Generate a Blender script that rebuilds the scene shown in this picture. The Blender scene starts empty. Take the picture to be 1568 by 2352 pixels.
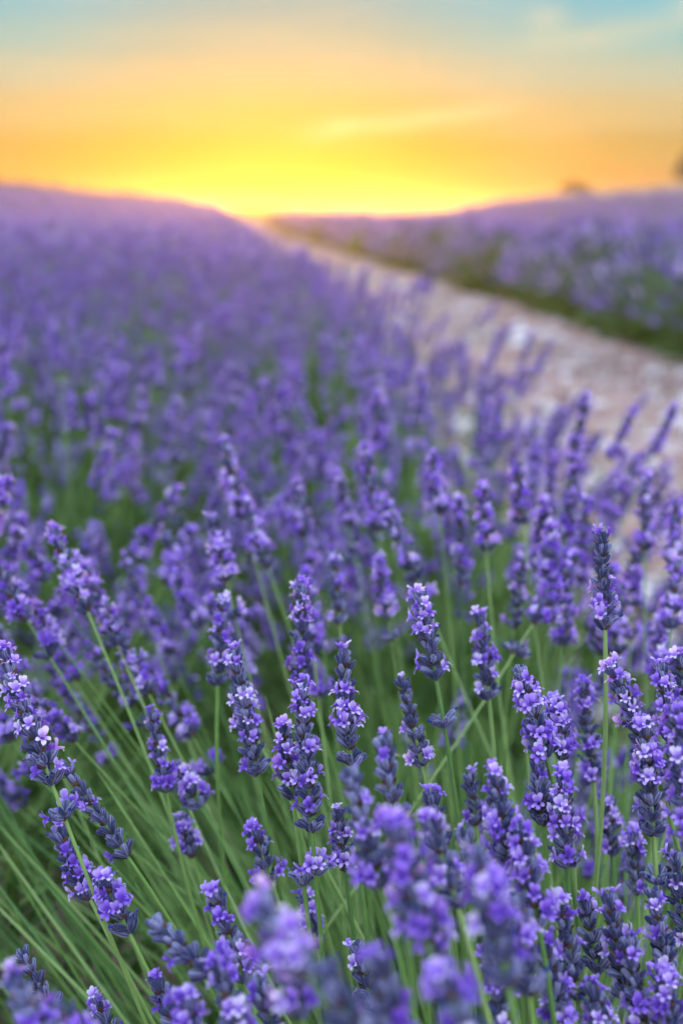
import bpy, math, random
import numpy as np
from mathutils import Vector, Matrix, Quaternion

random.seed(7)
RS = np.random.RandomState(7)
scene = bpy.context.scene
col = scene.collection
R = math.radians

# ------------------------------------------------------------------ camera
CAM_H, PITCH, LENS = 0.90, 17.0, 35.0
W, H = 1568.0, 2352.0                      # pixel frame in which the photograph was measured
FPX = H * LENS / 36.0
cam_d = bpy.data.cameras.new('camera')
cam = bpy.data.objects.new('camera', cam_d)
col.objects.link(cam)
cam.location = (0, 0, CAM_H)
cam.rotation_euler = (R(90 - PITCH), 0, 0)
cam_d.sensor_fit = 'VERTICAL'
cam_d.sensor_height = 36.0
cam_d.sensor_width = 24.0
cam_d.lens = LENS
cam_d.clip_start = 0.02
cam_d.clip_end = 6000
cam_d.dof.use_dof = True
cam_d.dof.focus_distance = 0.462
cam_d.dof.aperture_fstop = 4.3
cam_d.dof.aperture_blades = 0
scene.camera = cam

# ------------------------------------------------------------------ light, sky, exposure
SUN_AZ, SUN_EL = -3.3, 2.0                # degrees; azimuth measured from +Y towards +X
sdir = Vector((math.sin(R(SUN_AZ)) * math.cos(R(SUN_EL)), math.cos(R(SUN_AZ)) * math.cos(R(SUN_EL)), math.sin(R(SUN_EL))))
sun_d = bpy.data.lights.new('sun', 'SUN')
sun_d.energy = 0.70
sun_d.angle = R(0.5)
sun_d.color = (1.0, 0.42, 0.02)
sun = bpy.data.objects.new('sun', sun_d)
col.objects.link(sun)
sun.rotation_mode = 'QUATERNION'
sun.rotation_quaternion = (-sdir).to_track_quat('-Z', 'Y')
sun.location = (-20, 300, 40)

world = bpy.data.worlds.new('World')
scene.world = world
world.use_nodes = True
nt = world.node_tree
nt.nodes.clear()


def N(tree, typ, **kw):
    n = tree.nodes.new(typ)
    for k, v in kw.items():
        if k.startswith('i_'):
            key = k[2:]
            key = int(key) if key.isdigit() else key.replace('_', ' ')
            n.inputs[key].default_value = v
        else:
            setattr(n, k, v)
    return n


def L(tree, a, b):
    tree.links.new(a, b)


def ramp(tree, stops, interp='LINEAR'):
    n = tree.nodes.new('ShaderNodeValToRGB')
    cr = n.color_ramp
    cr.interpolation = interp
    while len(cr.elements) > 1:
        cr.elements.remove(cr.elements[-1])
    cr.elements[0].position = stops[0][0]
    cr.elements[0].color = (*stops[0][1], 1)
    for p, c in stops[1:]:
        e = cr.elements.new(p)
        e.color = (*c, 1)
    return n


def math_node(tree, op, a=None, b=None, clamp=False):
    n = tree.nodes.new('ShaderNodeMath')
    n.operation = op
    n.use_clamp = clamp
    for i, v in enumerate((a, b)):
        if v is None:
            continue
        if isinstance(v, (int, float)):
            n.inputs[i].default_value = v
        else:
            tree.links.new(v, n.inputs[i])
    return n.outputs[0]


def mix_rgb(tree, fac, a, b, mode='MIX'):
    n = tree.nodes.new('ShaderNodeMix')
    n.data_type = 'RGBA'
    n.blend_type = mode
    n.clamp_factor = True
    for sock, v in ((n.inputs[0], fac), (n.inputs[6], a), (n.inputs[7], b)):
        if isinstance(v, (int, float)):
            sock.default_value = v
        elif isinstance(v, tuple):
            sock.default_value = (*v, 1)
        else:
            tree.links.new(v, sock)
    return n.outputs[2]


def srgb(r, g, b):
    f = lambda c: (c / 255 / 12.92) if c / 255 <= 0.04045 else ((c / 255 + 0.055) / 1.055) ** 2.4
    return (f(r), f(g), f(b))


sky = N(nt, 'ShaderNodeTexSky', sky_type='NISHITA', sun_disc=False, sun_elevation=R(SUN_EL), sun_rotation=R(SUN_AZ),
        altitude=400, air_density=1.0, dust_density=2.0, ozone_density=1.0)
tc = N(nt, 'ShaderNodeTexCoord')
sep = N(nt, 'ShaderNodeSeparateXYZ')
L(nt, tc.outputs['Generated'], sep.inputs[0])
elev = math_node(nt, 'MULTIPLY', math_node(nt, 'ARCSINE', sep.outputs[2]), 2 / math.pi)      # -1..1
elev = math_node(nt, 'MAXIMUM', elev, 0.0)
dot = N(nt, 'ShaderNodeVectorMath', operation='DOT_PRODUCT')
L(nt, tc.outputs['Generated'], dot.inputs[0])
dot.inputs[1].default_value = sdir
sang = math_node(nt, 'DIVIDE', math_node(nt, 'ARCCOSINE', dot.outputs['Value']), math.pi)    # 0 at the sun, 1 opposite
# evening sky: colour by height above the horizon, the sun's side warm and the far side cool; unseen overhead and far parts brightened to light the flowers
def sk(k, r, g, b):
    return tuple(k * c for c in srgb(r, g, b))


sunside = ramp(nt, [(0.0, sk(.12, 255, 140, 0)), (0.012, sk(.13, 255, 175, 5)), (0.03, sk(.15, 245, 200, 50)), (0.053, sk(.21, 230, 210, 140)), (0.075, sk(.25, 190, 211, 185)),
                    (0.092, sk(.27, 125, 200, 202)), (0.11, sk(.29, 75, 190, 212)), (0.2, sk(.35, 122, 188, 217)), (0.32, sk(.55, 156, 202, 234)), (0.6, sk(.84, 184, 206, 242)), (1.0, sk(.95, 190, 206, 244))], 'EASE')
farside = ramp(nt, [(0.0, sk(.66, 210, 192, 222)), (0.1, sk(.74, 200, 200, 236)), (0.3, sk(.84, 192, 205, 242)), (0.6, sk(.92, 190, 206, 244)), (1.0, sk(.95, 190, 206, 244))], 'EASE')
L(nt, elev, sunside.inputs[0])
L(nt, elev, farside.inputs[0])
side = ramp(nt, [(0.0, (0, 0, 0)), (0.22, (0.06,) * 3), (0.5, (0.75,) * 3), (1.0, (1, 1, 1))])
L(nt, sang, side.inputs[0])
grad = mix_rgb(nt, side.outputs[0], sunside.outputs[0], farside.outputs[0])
glow = ramp(nt, [(0.0, (1, 1, 1)), (0.035, (0.72,) * 3), (0.08, (0.28,) * 3), (0.14, (0.06,) * 3), (0.22, (0, 0, 0))], 'EASE')
L(nt, sang, glow.inputs[0])
grad = mix_rgb(nt, math_node(nt, 'MULTIPLY', glow.outputs[0], 0.5), grad, sk(.12, 255, 195, 5))
# thin high cloud: faint everywhere, with a few longer wisps
mp = N(nt, 'ShaderNodeMapping')
mp.inputs['Scale'].default_value = (3.0, 3.0, 22.0)
mp.inputs['Rotation'].default_value = (0, R(5), 0)
L(nt, tc.outputs['Generated'], mp.inputs[0])
cn = N(nt, 'ShaderNodeTexNoise', i_Scale=2.3, i_Detail=4.0, i_Roughness=0.5)
L(nt, mp.outputs[0], cn.inputs['Vector'])
cm = ramp(nt, [(0.42, (0, 0, 0)), (0.70, (1, 1, 1))], 'EASE')
L(nt, cn.outputs['Fac'], cm.inputs[0])
azn = math_node(nt, 'ARCTAN2', sep.outputs[0], sep.outputs[1])
eln = math_node(nt, 'ARCSINE', sep.outputs[2])
wisps = None
for a0, e0, la, le, tilt, amp in [(0.075, 0.079, 0.085, 0.0065, 0.11, 0.9), (-0.005, 0.070, 0.03, 0.008, 0.3, 0.45), (0.235, 0.146, 0.06, 0.008, 0.05, 0.55), (0.185, 0.160, 0.016, 0.010, 0.0, 0.6),
                                  (0.335, 0.168, 0.05, 0.011, 0.2, 0.8), (0.62, 0.12, 0.12, 0.012, 0.08, 0.7), (-0.6, 0.16, 0.14, 0.012, -0.06, 0.6), (-0.95, 0.10, 0.1, 0.009, 0.05, 0.6), (1.1, 0.2, 0.15, 0.014, 0.1, 0.7)]:
    da = math_node(nt, 'SUBTRACT', azn, a0)
    de = math_node(nt, 'SUBTRACT', math_node(nt, 'SUBTRACT', eln, e0), math_node(nt, 'MULTIPLY', da, tilt))
    q2 = math_node(nt, 'ADD', math_node(nt, 'POWER', math_node(nt, 'ABSOLUTE', math_node(nt, 'DIVIDE', da, la)), 2.0), math_node(nt, 'POWER', math_node(nt, 'ABSOLUTE', math_node(nt, 'DIVIDE', de, le)), 2.0))
    w_ = math_node(nt, 'MULTIPLY', math_node(nt, 'EXPONENT', math_node(nt, 'MULTIPLY', q2, -1.0)), amp)
    wisps = w_ if wisps is None else math_node(nt, 'ADD', wisps, w_)
cloud = math_node(nt, 'ADD', math_node(nt, 'MULTIPLY', cm.outputs[0], 0.10), math_node(nt, 'MULTIPLY', wisps, math_node(nt, 'ADD', 0.45, math_node(nt, 'MULTIPLY', cm.outputs[0], 0.6))), True)
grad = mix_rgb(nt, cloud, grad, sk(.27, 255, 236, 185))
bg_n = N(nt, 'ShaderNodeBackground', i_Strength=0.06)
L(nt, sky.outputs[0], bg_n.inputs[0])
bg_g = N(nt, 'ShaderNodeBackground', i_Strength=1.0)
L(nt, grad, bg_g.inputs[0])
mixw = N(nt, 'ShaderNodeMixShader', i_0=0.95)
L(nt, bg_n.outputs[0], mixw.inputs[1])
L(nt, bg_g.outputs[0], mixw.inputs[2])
wo = N(nt, 'ShaderNodeOutputWorld')
L(nt, mixw.outputs[0], wo.inputs[0])

vs = scene.view_settings
vs.view_transform = 'Standard'
vs.look = 'None'
vs.exposure = 1.85
vs.gamma = 1.0
vs.use_curve_mapping = False

scene.render.engine = 'CYCLES'
cy = scene.cycles
cy.use_denoising = True
cy.denoiser = 'OPENIMAGEDENOISE'
cy.max_bounces = 6
cy.diffuse_bounces = 2
cy.adaptive_threshold = 0.04
cy.glossy_bounces = 2
cy.transmission_bounces = 4
cy.transparent_max_bounces = 6
cy.volume_bounces = 0
cy.sample_clamp_indirect = 4.0
cy.caustics_reflective = False
cy.caustics_refractive = False


# ------------------------------------------------------------------ helpers
C_R = np.array([1.0, 0, 0])
C_F = np.array([0, math.cos(R(PITCH)), -math.sin(R(PITCH))])
C_U = np.array([0, math.sin(R(PITCH)), math.cos(R(PITCH))])
C_O = np.array([0, 0, CAM_H])


def at(px, py, depth):
    return C_O + depth * (C_F + C_R * (px - W / 2) / FPX + C_U * (H / 2 - py) / FPX)


def project(p):
    v = np.asarray(p) - C_O
    d = v @ C_F
    return (W / 2 + FPX * (v @ C_R) / d, H / 2 - FPX * (v @ C_U) / d, d) if d > 1e-3 else (-1e4, -1e4, d)


def tag(o, label=None, cat=None, group=None, kind=None):
    for k, v in (('label', label), ('category', cat), ('group', group), ('kind', kind)):
        if v:
            o[k] = v
    return o


def link(o, parent=None):
    col.objects.link(o)
    if parent is not None:
        o.parent = parent
    return o


def empty(name, loc):
    o = bpy.data.objects.new(name, None)
    o.empty_display_size = 0.02
    col.objects.link(o)
    o.location = loc
    return o


def grid_quads(rows, cols, closed):
    q = []
    for i in range(rows - 1):
        for j in range(cols if closed else cols - 1):
            k = (j + 1) % cols
            q.append((i * cols + j, i * cols + k, (i + 1) * cols + k, (i + 1) * cols + j))
    return np.array(q, dtype=np.int32)


def build(name, V, Q, mats, midx=None, tint=None, smooth=True, shade=None):
    """V (n,3), Q (m,4) -> mesh; optional material index per face and a tint value per vertex"""
    me = bpy.data.meshes.new(name)
    V = np.asarray(V, dtype=np.float32)
    Q = np.asarray(Q, dtype=np.int32)
    me.vertices.add(len(V))
    me.vertices.foreach_set('co', V.ravel())
    me.loops.add(Q.size)
    me.loops.foreach_set('vertex_index', Q.ravel())
    me.polygons.add(len(Q))
    me.polygons.foreach_set('loop_start', np.arange(0, Q.size, 4, dtype=np.int32))
    me.polygons.foreach_set('use_smooth', np.full(len(Q), smooth, dtype=bool))
    for m in (mats if isinstance(mats, (list, tuple)) else [mats]):
        me.materials.append(m)
    if midx is not None:
        me.polygons.foreach_set('material_index', np.asarray(midx, dtype=np.int32))
    if tint is not None:
        a = me.attributes.new('tint', 'FLOAT', 'POINT')
        a.data.foreach_set('value', np.asarray(tint, dtype=np.float32))
    if shade is not None:
        a = me.attributes.new('shade', 'FLOAT', 'POINT')
        a.data.foreach_set('value', np.asarray(shade, dtype=np.float32))
    me.update(calc_edges=True)
    return me


class Joiner:
    def __init__(self):
        self.V, self.Q, self.M, self.T, self.S, self.n = [], [], [], [], [], 0

    def add(self, V, Q, mat=0, tint=0.0, M=None, shade=None):
        V = np.asarray(V, dtype=np.float64)
        if M is not None:
            M = np.asarray(M)
            V = V @ M[:3, :3].T + M[:3, 3]
        self.V.append(V)
        self.Q.append(Q + self.n)
        self.M.append(np.full(len(Q), mat, dtype=np.int32))
        self.T.append(np.full(len(V), tint))
        self.S.append(np.zeros(len(V)) if shade is None else shade)
        self.n += len(V)

    def mesh(self, name, mats, smooth=True):
        return build(name, np.vstack(self.V), np.vstack(self.Q), mats, np.concatenate(self.M), np.concatenate(self.T), smooth, np.concatenate(self.S))


def frame_z(z, y_hint):
    """3x3 with columns x, y, z: z along the given direction, y as near y_hint as can be"""
    z = np.asarray(z, dtype=float)
    z = z / np.linalg.norm(z)
    y = np.asarray(y_hint, dtype=float) - z * np.dot(y_hint, z)
    if np.linalg.norm(y) < 1e-6:
        y = np.array([0.3, 1.0, 0.2]) - z * np.dot([0.3, 1.0, 0.2], z)
    y /= np.linalg.norm(y)
    return np.column_stack((np.cross(y, z), y, z))


def mat4(R3, t, s=1.0):
    M = np.eye(4)
    M[:3, :3] = np.asarray(R3) * s
    M[:3, 3] = t
    return M


def rotz3(a):
    c, s = math.cos(a), math.sin(a)
    return np.array([[c, -s, 0], [s, c, 0], [0, 0, 1.0]])


def tube(path, radii, sides, square=0.0, roll=0.0):
    path = np.asarray(path, dtype=float)
    T = np.gradient(path, axis=0)
    T /= np.linalg.norm(T, axis=1)[:, None]
    ref = np.array([0.31, 0.95, 0.05])
    V = []
    for p, t, r in zip(path, T, radii):
        F = frame_z(t, ref)
        for k in range(sides):
            a = 2 * math.pi * k / sides + roll
            rr = r * (1 + square * math.cos(4 * a))
            V.append(p + F[:, 0] * rr * math.cos(a) + F[:, 1] * rr * math.sin(a))
    return np.array(V), grid_quads(len(path), sides, True)


# ------------------------------------------------------------------ materials
def new_mat(name):
    m = bpy.data.materials.new(name)
    m.use_nodes = True
    t = m.node_tree
    t.nodes.clear()
    out = N(t, 'ShaderNodeOutputMaterial')
    return m, t, out


def plant_mat(name, stops, rough=0.6, translucent=0.0, sheen=0.0, noise=0.25, nscale=900.0, ribs=False, bump=0.0):
    """procedural plant surface: colour picked along a ramp by piece (tint attribute, object random) and fine noise"""
    m, t, out = new_mat(name)
    at_ = N(t, 'ShaderNodeAttribute', attribute_name='tint')
    oi = N(t, 'ShaderNodeObjectInfo')
    tcn = N(t, 'ShaderNodeTexCoord')
    no = N(t, 'ShaderNodeTexNoise', i_Scale=nscale, i_Detail=2.0)
    L(t, tcn.outputs['Object'], no.inputs['Vector'])
    v = math_node(t, 'ADD', at_.outputs['Fac'], oi.outputs['Random'])
    v = math_node(t, 'FRACT', v)
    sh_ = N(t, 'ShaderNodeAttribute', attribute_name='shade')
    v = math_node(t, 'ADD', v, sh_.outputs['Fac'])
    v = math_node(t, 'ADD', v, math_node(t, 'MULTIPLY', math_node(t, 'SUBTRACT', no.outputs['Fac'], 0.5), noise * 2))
    rp = ramp(t, stops)
    L(t, v, rp.inputs[0])
    p = N(t, 'ShaderNodeBsdfPrincipled', i_Roughness=rough)
    p.inputs['Specular IOR Level'].default_value = 0.3
    L(t, rp.outputs[0], p.inputs['Base Color'])
    if sheen:
        p.inputs['Sheen Weight'].default_value = sheen
        p.inputs['Sheen Roughness'].default_value = 0.4
        p.inputs['Sheen Tint'].default_value = (0.75, 0.8, 1.0, 1)
    if bump:
        b = N(t, 'ShaderNodeBump', i_Strength=bump, i_Distance=0.0004)
        L(t, no.outputs['Fac'], b.inputs['Height'])
        L(t, b.outputs[0], p.inputs['Normal'])
    sh = p.outputs[0]
    if translucent:
        tr = N(t, 'ShaderNodeBsdfTranslucent')
        L(t, rp.outputs[0], tr.inputs[0])
        mx = N(t, 'ShaderNodeMixShader', i_0=translucent)
        L(t, sh, mx.inputs[1])
        L(t, tr.outputs[0], mx.inputs[2])
        sh = mx.outputs[0]
    L(t, sh, out.inputs[0])
    return m


M_PETAL = plant_mat('petal', [(0.0, (0.23, 0.09, 0.62)), (0.35, (0.48, 0.26, 0.88)), (0.7, (0.68, 0.45, 0.96)), (1.0, (0.95, 0.83, 1.0))], 0.55, 0.42, 0.2, 0.2, 500)
M_CALYX = plant_mat('calyx', [(0.0, (0.02, 0.026, 0.07)), (0.45, (0.05, 0.058, 0.125)), (0.75, (0.11, 0.10, 0.20)), (1.0, (0.24, 0.25, 0.36))], 0.7, 0.0, 0.55, 0.3, 1500, bump=0.6)
M_WITHER = plant_mat('withered_petal', [(0.0, (0.02, 0.03, 0.14)), (0.6, (0.04, 0.05, 0.22)), (1.0, (0.16, 0.10, 0.07))], 0.7, 0.0, 0.2, 0.3, 900)
M_BRACT = plant_mat('bract', [(0.0, (0.10, 0.055, 0.03)), (1.0, (0.20, 0.11, 0.05))], 0.75, 0.1, 0.0, 0.3, 900)
M_STEM = plant_mat('stem', [(0.0, (0.085, 0.20, 0.035)), (0.5, (0.165, 0.31, 0.05)), (1.0, (0.28, 0.41, 0.11))], 0.5, 0.0, 0.2, 0.2, 250)
M_LEAF = plant_mat('leaf', [(0.0, (0.045, 0.105, 0.012)), (0.5, (0.095, 0.19, 0.022)), (1.0, (0.17, 0.27, 0.055))], 0.6, 0.25, 0.1, 0.2, 120)
M_TREE = plant_mat('tree_leaf', [(0.0, (0.03, 0.05, 0.015)), (1.0, (0.07, 0.10, 0.03))], 0.7, 0.2, 0, 0.2, 3)
M_BARK = plant_mat('bark', [(0.0, (0.06, 0.045, 0.03)), (1.0, (0.12, 0.09, 0.06))], 0.9, 0, 0, 0.4, 20)
M_STONE = plant_mat('limestone', [(0.0, (0.34, 0.22, 0.17)), (0.5, (0.52, 0.43, 0.37)), (1.0, (0.74, 0.71, 0.67))], 0.85, 0, 0, 0.3, 30, bump=0.5)

ROW_SLOPE = 0.132                          # rows and path run towards azimuth -7.5 degrees


def lat(x, y):
    return x + ROW_SLOPE * y


def ground_mat():
    m, t, out = new_mat('field_ground')
    geo = N(t, 'ShaderNodeNewGeometry')
    sp = N(t, 'ShaderNodeSeparateXYZ')
    L(t, geo.outputs['Position'], sp.inputs[0])
    x, y = sp.outputs[0], sp.outputs[1]
    latn = math_node(t, 'ADD', x, math_node(t, 'MULTIPLY', y, ROW_SLOPE))
    n1 = N(t, 'ShaderNodeTexNoise', i_Scale=6.0, i_Detail=6.0)
    L(t, geo.outputs['Position'], n1.inputs['Vector'])
    soil = ramp(t, [(0.3, (0.12, 0.075, 0.045)), (0.7, (0.27, 0.18, 0.12))])
    L(t, n1.outputs['Fac'], soil.inputs[0])
    n2 = N(t, 'ShaderNodeTexNoise', i_Scale=0.5, i_Detail=5.0)
    L(t, geo.outputs['Position'], n2.inputs['Vector'])
    wv = math_node(t, 'SINE', math_node(t, 'MULTIPLY', latn, 2 * math.pi / 1.7))
    lavv = math_node(t, 'ADD', math_node(t, 'MULTIPLY', wv, 0.18), n2.outputs['Fac'])
    lavc = ramp(t, [(0.25, (0.05, 0.07, 0.04)), (0.42, (0.13, 0.08, 0.28)), (0.7, (0.23, 0.14, 0.46))])
    L(t, lavv, lavc.inputs[0])
    dist = math_node(t, 'POWER', math_node(t, 'ADD', math_node(t, 'MULTIPLY', x, x), math_node(t, 'MULTIPLY', y, y)), 0.5)
    far = N(t, 'ShaderNodeMapRange', i_1=36.0, i_2=44.0)
    L(t, dist, far.inputs[0])
    c = mix_rgb(t, far.outputs[0], soil.outputs[0], lavc.outputs[0])
    # straw-coloured stubble on the upper slope of the hill
    st = N(t, 'ShaderNodeMapRange', i_1=45.0, i_2=47.0)
    L(t, dist, st.inputs[0])
    strawf = math_node(t, 'MULTIPLY', st.outputs[0], math_node(t, 'GREATER_THAN', x, 8.0))
    straw = ramp(t, [(0.35, (0.12, 0.09, 0.075)), (0.65, (0.18, 0.14, 0.11))])
    L(t, n2.outputs['Fac'], straw.inputs[0])
    c = mix_rgb(t, strawf, c, straw.outputs[0])
    # scrub on the low ridge of the other side
    st2 = N(t, 'ShaderNodeMapRange', i_1=52.0, i_2=56.0)
    L(t, dist, st2.inputs[0])
    scf = math_node(t, 'MULTIPLY', st2.outputs[0], math_node(t, 'LESS_THAN', x, -3.0))
    scrub = ramp(t, [(0.35, (0.02, 0.025, 0.015)), (0.65, (0.045, 0.05, 0.025))])
    L(t, n2.outputs['Fac'], scrub.inputs[0])
    c = mix_rgb(t, scf, c, scrub.outputs[0])
    p = N(t, 'ShaderNodeBsdfPrincipled', i_Roughness=0.9)
    L(t, c, p.inputs['Base Color'])
    b = N(t, 'ShaderNodeBump', i_Strength=0.6, i_Distance=0.03)
    L(t, n1.outputs['Fac'], b.inputs['Height'])
    L(t, b.outputs[0], p.inputs['Normal'])
    L(t, p.outputs[0], out.inputs[0])
    return m


def path_mat():
    m, t, out = new_mat('stony_soil')
    geo = N(t, 'ShaderNodeNewGeometry')
    n1 = N(t, 'ShaderNodeTexNoise', i_Scale=4.0, i_Detail=8.0, i_Roughness=0.65)
    L(t, geo.outputs['Position'], n1.inputs['Vector'])
    c1 = ramp(t, [(0.32, (0.17, 0.085, 0.055)), (0.5, (0.34, 0.205, 0.15)), (0.68, (0.48, 0.36, 0.29))])
    L(t, n1.outputs['Fac'], c1.inputs[0])
    v = N(t, 'ShaderNodeTexVoronoi', i_Scale=38.0)
    L(t, geo.outputs['Position'], v.inputs['Vector'])
    c = mix_rgb(t, 0.25, c1.outputs[0], v.outputs['Color'], 'SOFT_LIGHT')
    p = N(t, 'ShaderNodeBsdfPrincipled', i_Roughness=0.9)
    L(t, c, p.inputs['Base Color'])
    b = N(t, 'ShaderNodeBump', i_Strength=0.8, i_Distance=0.015)
    L(t, v.outputs['Distance'], b.inputs['Height'])
    L(t, b.outputs[0], p.inputs['Normal'])
    L(t, p.outputs[0], out.inputs[0])
    return m


# ------------------------------------------------------------------ ground, hills, path
RIDGE_PX = np.array([-900, -400, 0, 100, 200, 340, 450, 560, 640, 760, 1000, 1100, 1200, 1300, 1450, 1568, 2000, 2600])
RIDGE_H = np.array([30, 45, 42, 35, 21, 15, 10, 3, 0, 0, 0, 11, 22, 33, 41, 50, 60, 40]) * 4.0e-4
RIDGE_T = (RIDGE_PX - W / 2) / FPX * math.cos(R(PITCH))          # tan of azimuth
RIDGE_D = 70.0


def sstep(a, b, v):
    k = np.clip((v - a) / (b - a), 0, 1)
    return k * k * (3 - 2 * k)


def ground_h(x, y):
    x, y = np.asarray(x, dtype=float), np.asarray(y, dtype=float)
    r = np.hypot(x, y)
    tan = np.where(y > 1e-3, x / np.maximum(y, 1e-3), 0)
    e = np.interp(tan, RIDGE_T, RIDGE_H)
    e = np.where(y > 1e-3, e, 0)
    h = (e * RIDGE_D + CAM_H * np.clip(e / 0.005, 0, 1)) * sstep(24, RIDGE_D, r)
    h = np.where(r > RIDGE_D, h * (1 - 0.6 * sstep(RIDGE_D, 300, r)), h)
    bump = 0.012 * np.sin(x * 3.1 + 1.3 * np.sin(y * 1.7)) * np.cos(y * 2.3) * (r < 60)
    rise = (0.30 * np.clip(0.05 - (x + ROW_SLOPE * y), 0, 0.6) + 0.03 * np.clip(-(x + ROW_SLOPE * y) - 0.55, 0, 3)) * (1 - 0.85 * sstep(1.8, 6.5, r)) * (1 - sstep(25, 60, r))
    return h + bump + rise


az = np.concatenate([np.linspace(-34, 34, 180), np.linspace(34, 326, 74)[1:-1]]) * math.pi / 180
rr = np.concatenate([[0.05], np.geomspace(0.4, 64, 120), np.linspace(65, 78, 12), np.geomspace(80, 900, 22)])
Rg, Ag = np.meshgrid(rr, az, indexing='ij')
gx, gy = Rg * np.sin(Ag), Rg * np.cos(Ag)
gz = ground_h(gx, gy)
ground = link(bpy.data.objects.new('ground', build('ground', np.stack([gx, gy, gz], -1).reshape(-1, 3), grid_quads(len(rr), len(az), True)[:, ::-1], ground_mat())))
tag(ground, 'brown field soil rising to low hills at the horizon', 'ground', kind='structure')

PATH_L, PATH_R = 0.45, 2.85
pl = np.linspace(PATH_L, PATH_R, 56)
ps = np.concatenate([np.linspace(-1.5, 12, 220), np.geomspace(12.2, 70, 80)])
Sg, Lg = np.meshgrid(ps, pl, indexing='ij')
px_ = Lg - ROW_SLOPE * Sg + 0.12 * np.sin(Sg * 0.9) * (np.abs(Lg - 1.625) > 1.15)
pz_ = ground_h(px_, Sg) + 0.012 + 0.012 * RS.rand(*Sg.shape) - 0.03 * (np.abs(Lg - 1.625) > 1.15) + 0.02 * np.sin(Lg * 5 + 1.0 * np.sin(Sg))
path = link(bpy.data.objects.new('path', build('path', np.stack([px_, Sg, pz_], -1).reshape(-1, 3), grid_quads(len(ps), len(pl), False)[:, ::-1], path_mat())))
tag(path, 'pale stony dirt path running between the lavender rows', 'path', kind='structure')


def stone_mesh(name, seed):
    rs = np.random.RandomState(seed)
    lat_n, lon_n = 5, 8
    V = []
    for i in range(lat_n):
        th = math.pi * (i + 0.35) / (lat_n - 0.3)
        for j in range(lon_n):
            ph = 2 * math.pi * j / lon_n
            r = 0.8 + 0.4 * rs.rand()
            V.append((r * math.sin(th) * math.cos(ph), 0.8 * r * math.sin(th) * math.sin(ph), 0.5 * r * math.cos(th)))
    q = grid_quads(lat_n, lon_n, True)
    cap = np.array([(0, 2, 4, 6)])
    caps = np.array([(0, 1, 2, 3), (0, 3, 4, 7), (4, 5, 6, 7)])
    return build(name, np.array(V), np.vstack([q[:, ::-1], caps]), M_STONE, tint=np.full(len(V), rs.rand()), smooth=False)


stone_meshes = [stone_mesh('stone', 40 + i) for i in range(7)]
stones = []
while len(stones) < 1500:
    s = RS.uniform(0.9, 14.5) if RS.rand() < 0.75 else RS.uniform(1, 5)
    l = RS.uniform(PATH_L + 0.12, PATH_R - 0.1)
    x = l - ROW_SLOPE * s
    sz = 0.012 + 0.05 * RS.rand() ** 3 + (0.05 if RS.rand() < 0.03 else 0)
    stones.append((x, s, sz))
for wx, wy, sz in [(1320, 930, 0.085), (1240, 900, 0.05), (1440, 985, 0.05), (1530, 1060, 0.06), (1060, 745, 0.07), (1180, 800, 0.06), (1390, 830, 0.07), (1500, 860, 0.06), (1290, 790, 0.06), (1120, 840, 0.05)]:
    d = at(wx, wy, 1.0) - C_O
    p = C_O + d * (CAM_H / -d[2])
    stones.append((p[0], p[1], sz))


def stone_rank(s):
    u, v, d = project((s[0], s[1], 0.02))
    return s[2] / max(d, 0.1) if (-60 < u < W + 60 and 600 < v < H) else 0


stones.sort(key=stone_rank, reverse=True)
for x, y, sz in stones[:280]:
    o = link(bpy.data.objects.new('stone', stone_meshes[RS.randint(7)]), path)
    o.location = (x, y, float(ground_h(x, y)) + 0.018 + sz * 0.2)
    o.scale = (sz, sz * RS.uniform(0.7, 1.1), sz * RS.uniform(0.7, 1.2))
    o.rotation_euler = (RS.uniform(-0.4, 0.4), RS.uniform(-0.4, 0.4), RS.uniform(0, 6.3))


# ------------------------------------------------------------------ scattering for what nobody could count
lib = {}


def library(key, meshes):
    c = bpy.data.collections.new(key)
    for i, me in enumerate(meshes):
        o = bpy.data.objects.new('%s_%02d' % (key, i), me)
        c.objects.link(o)
    lib[key] = (c, len(meshes))


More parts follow.
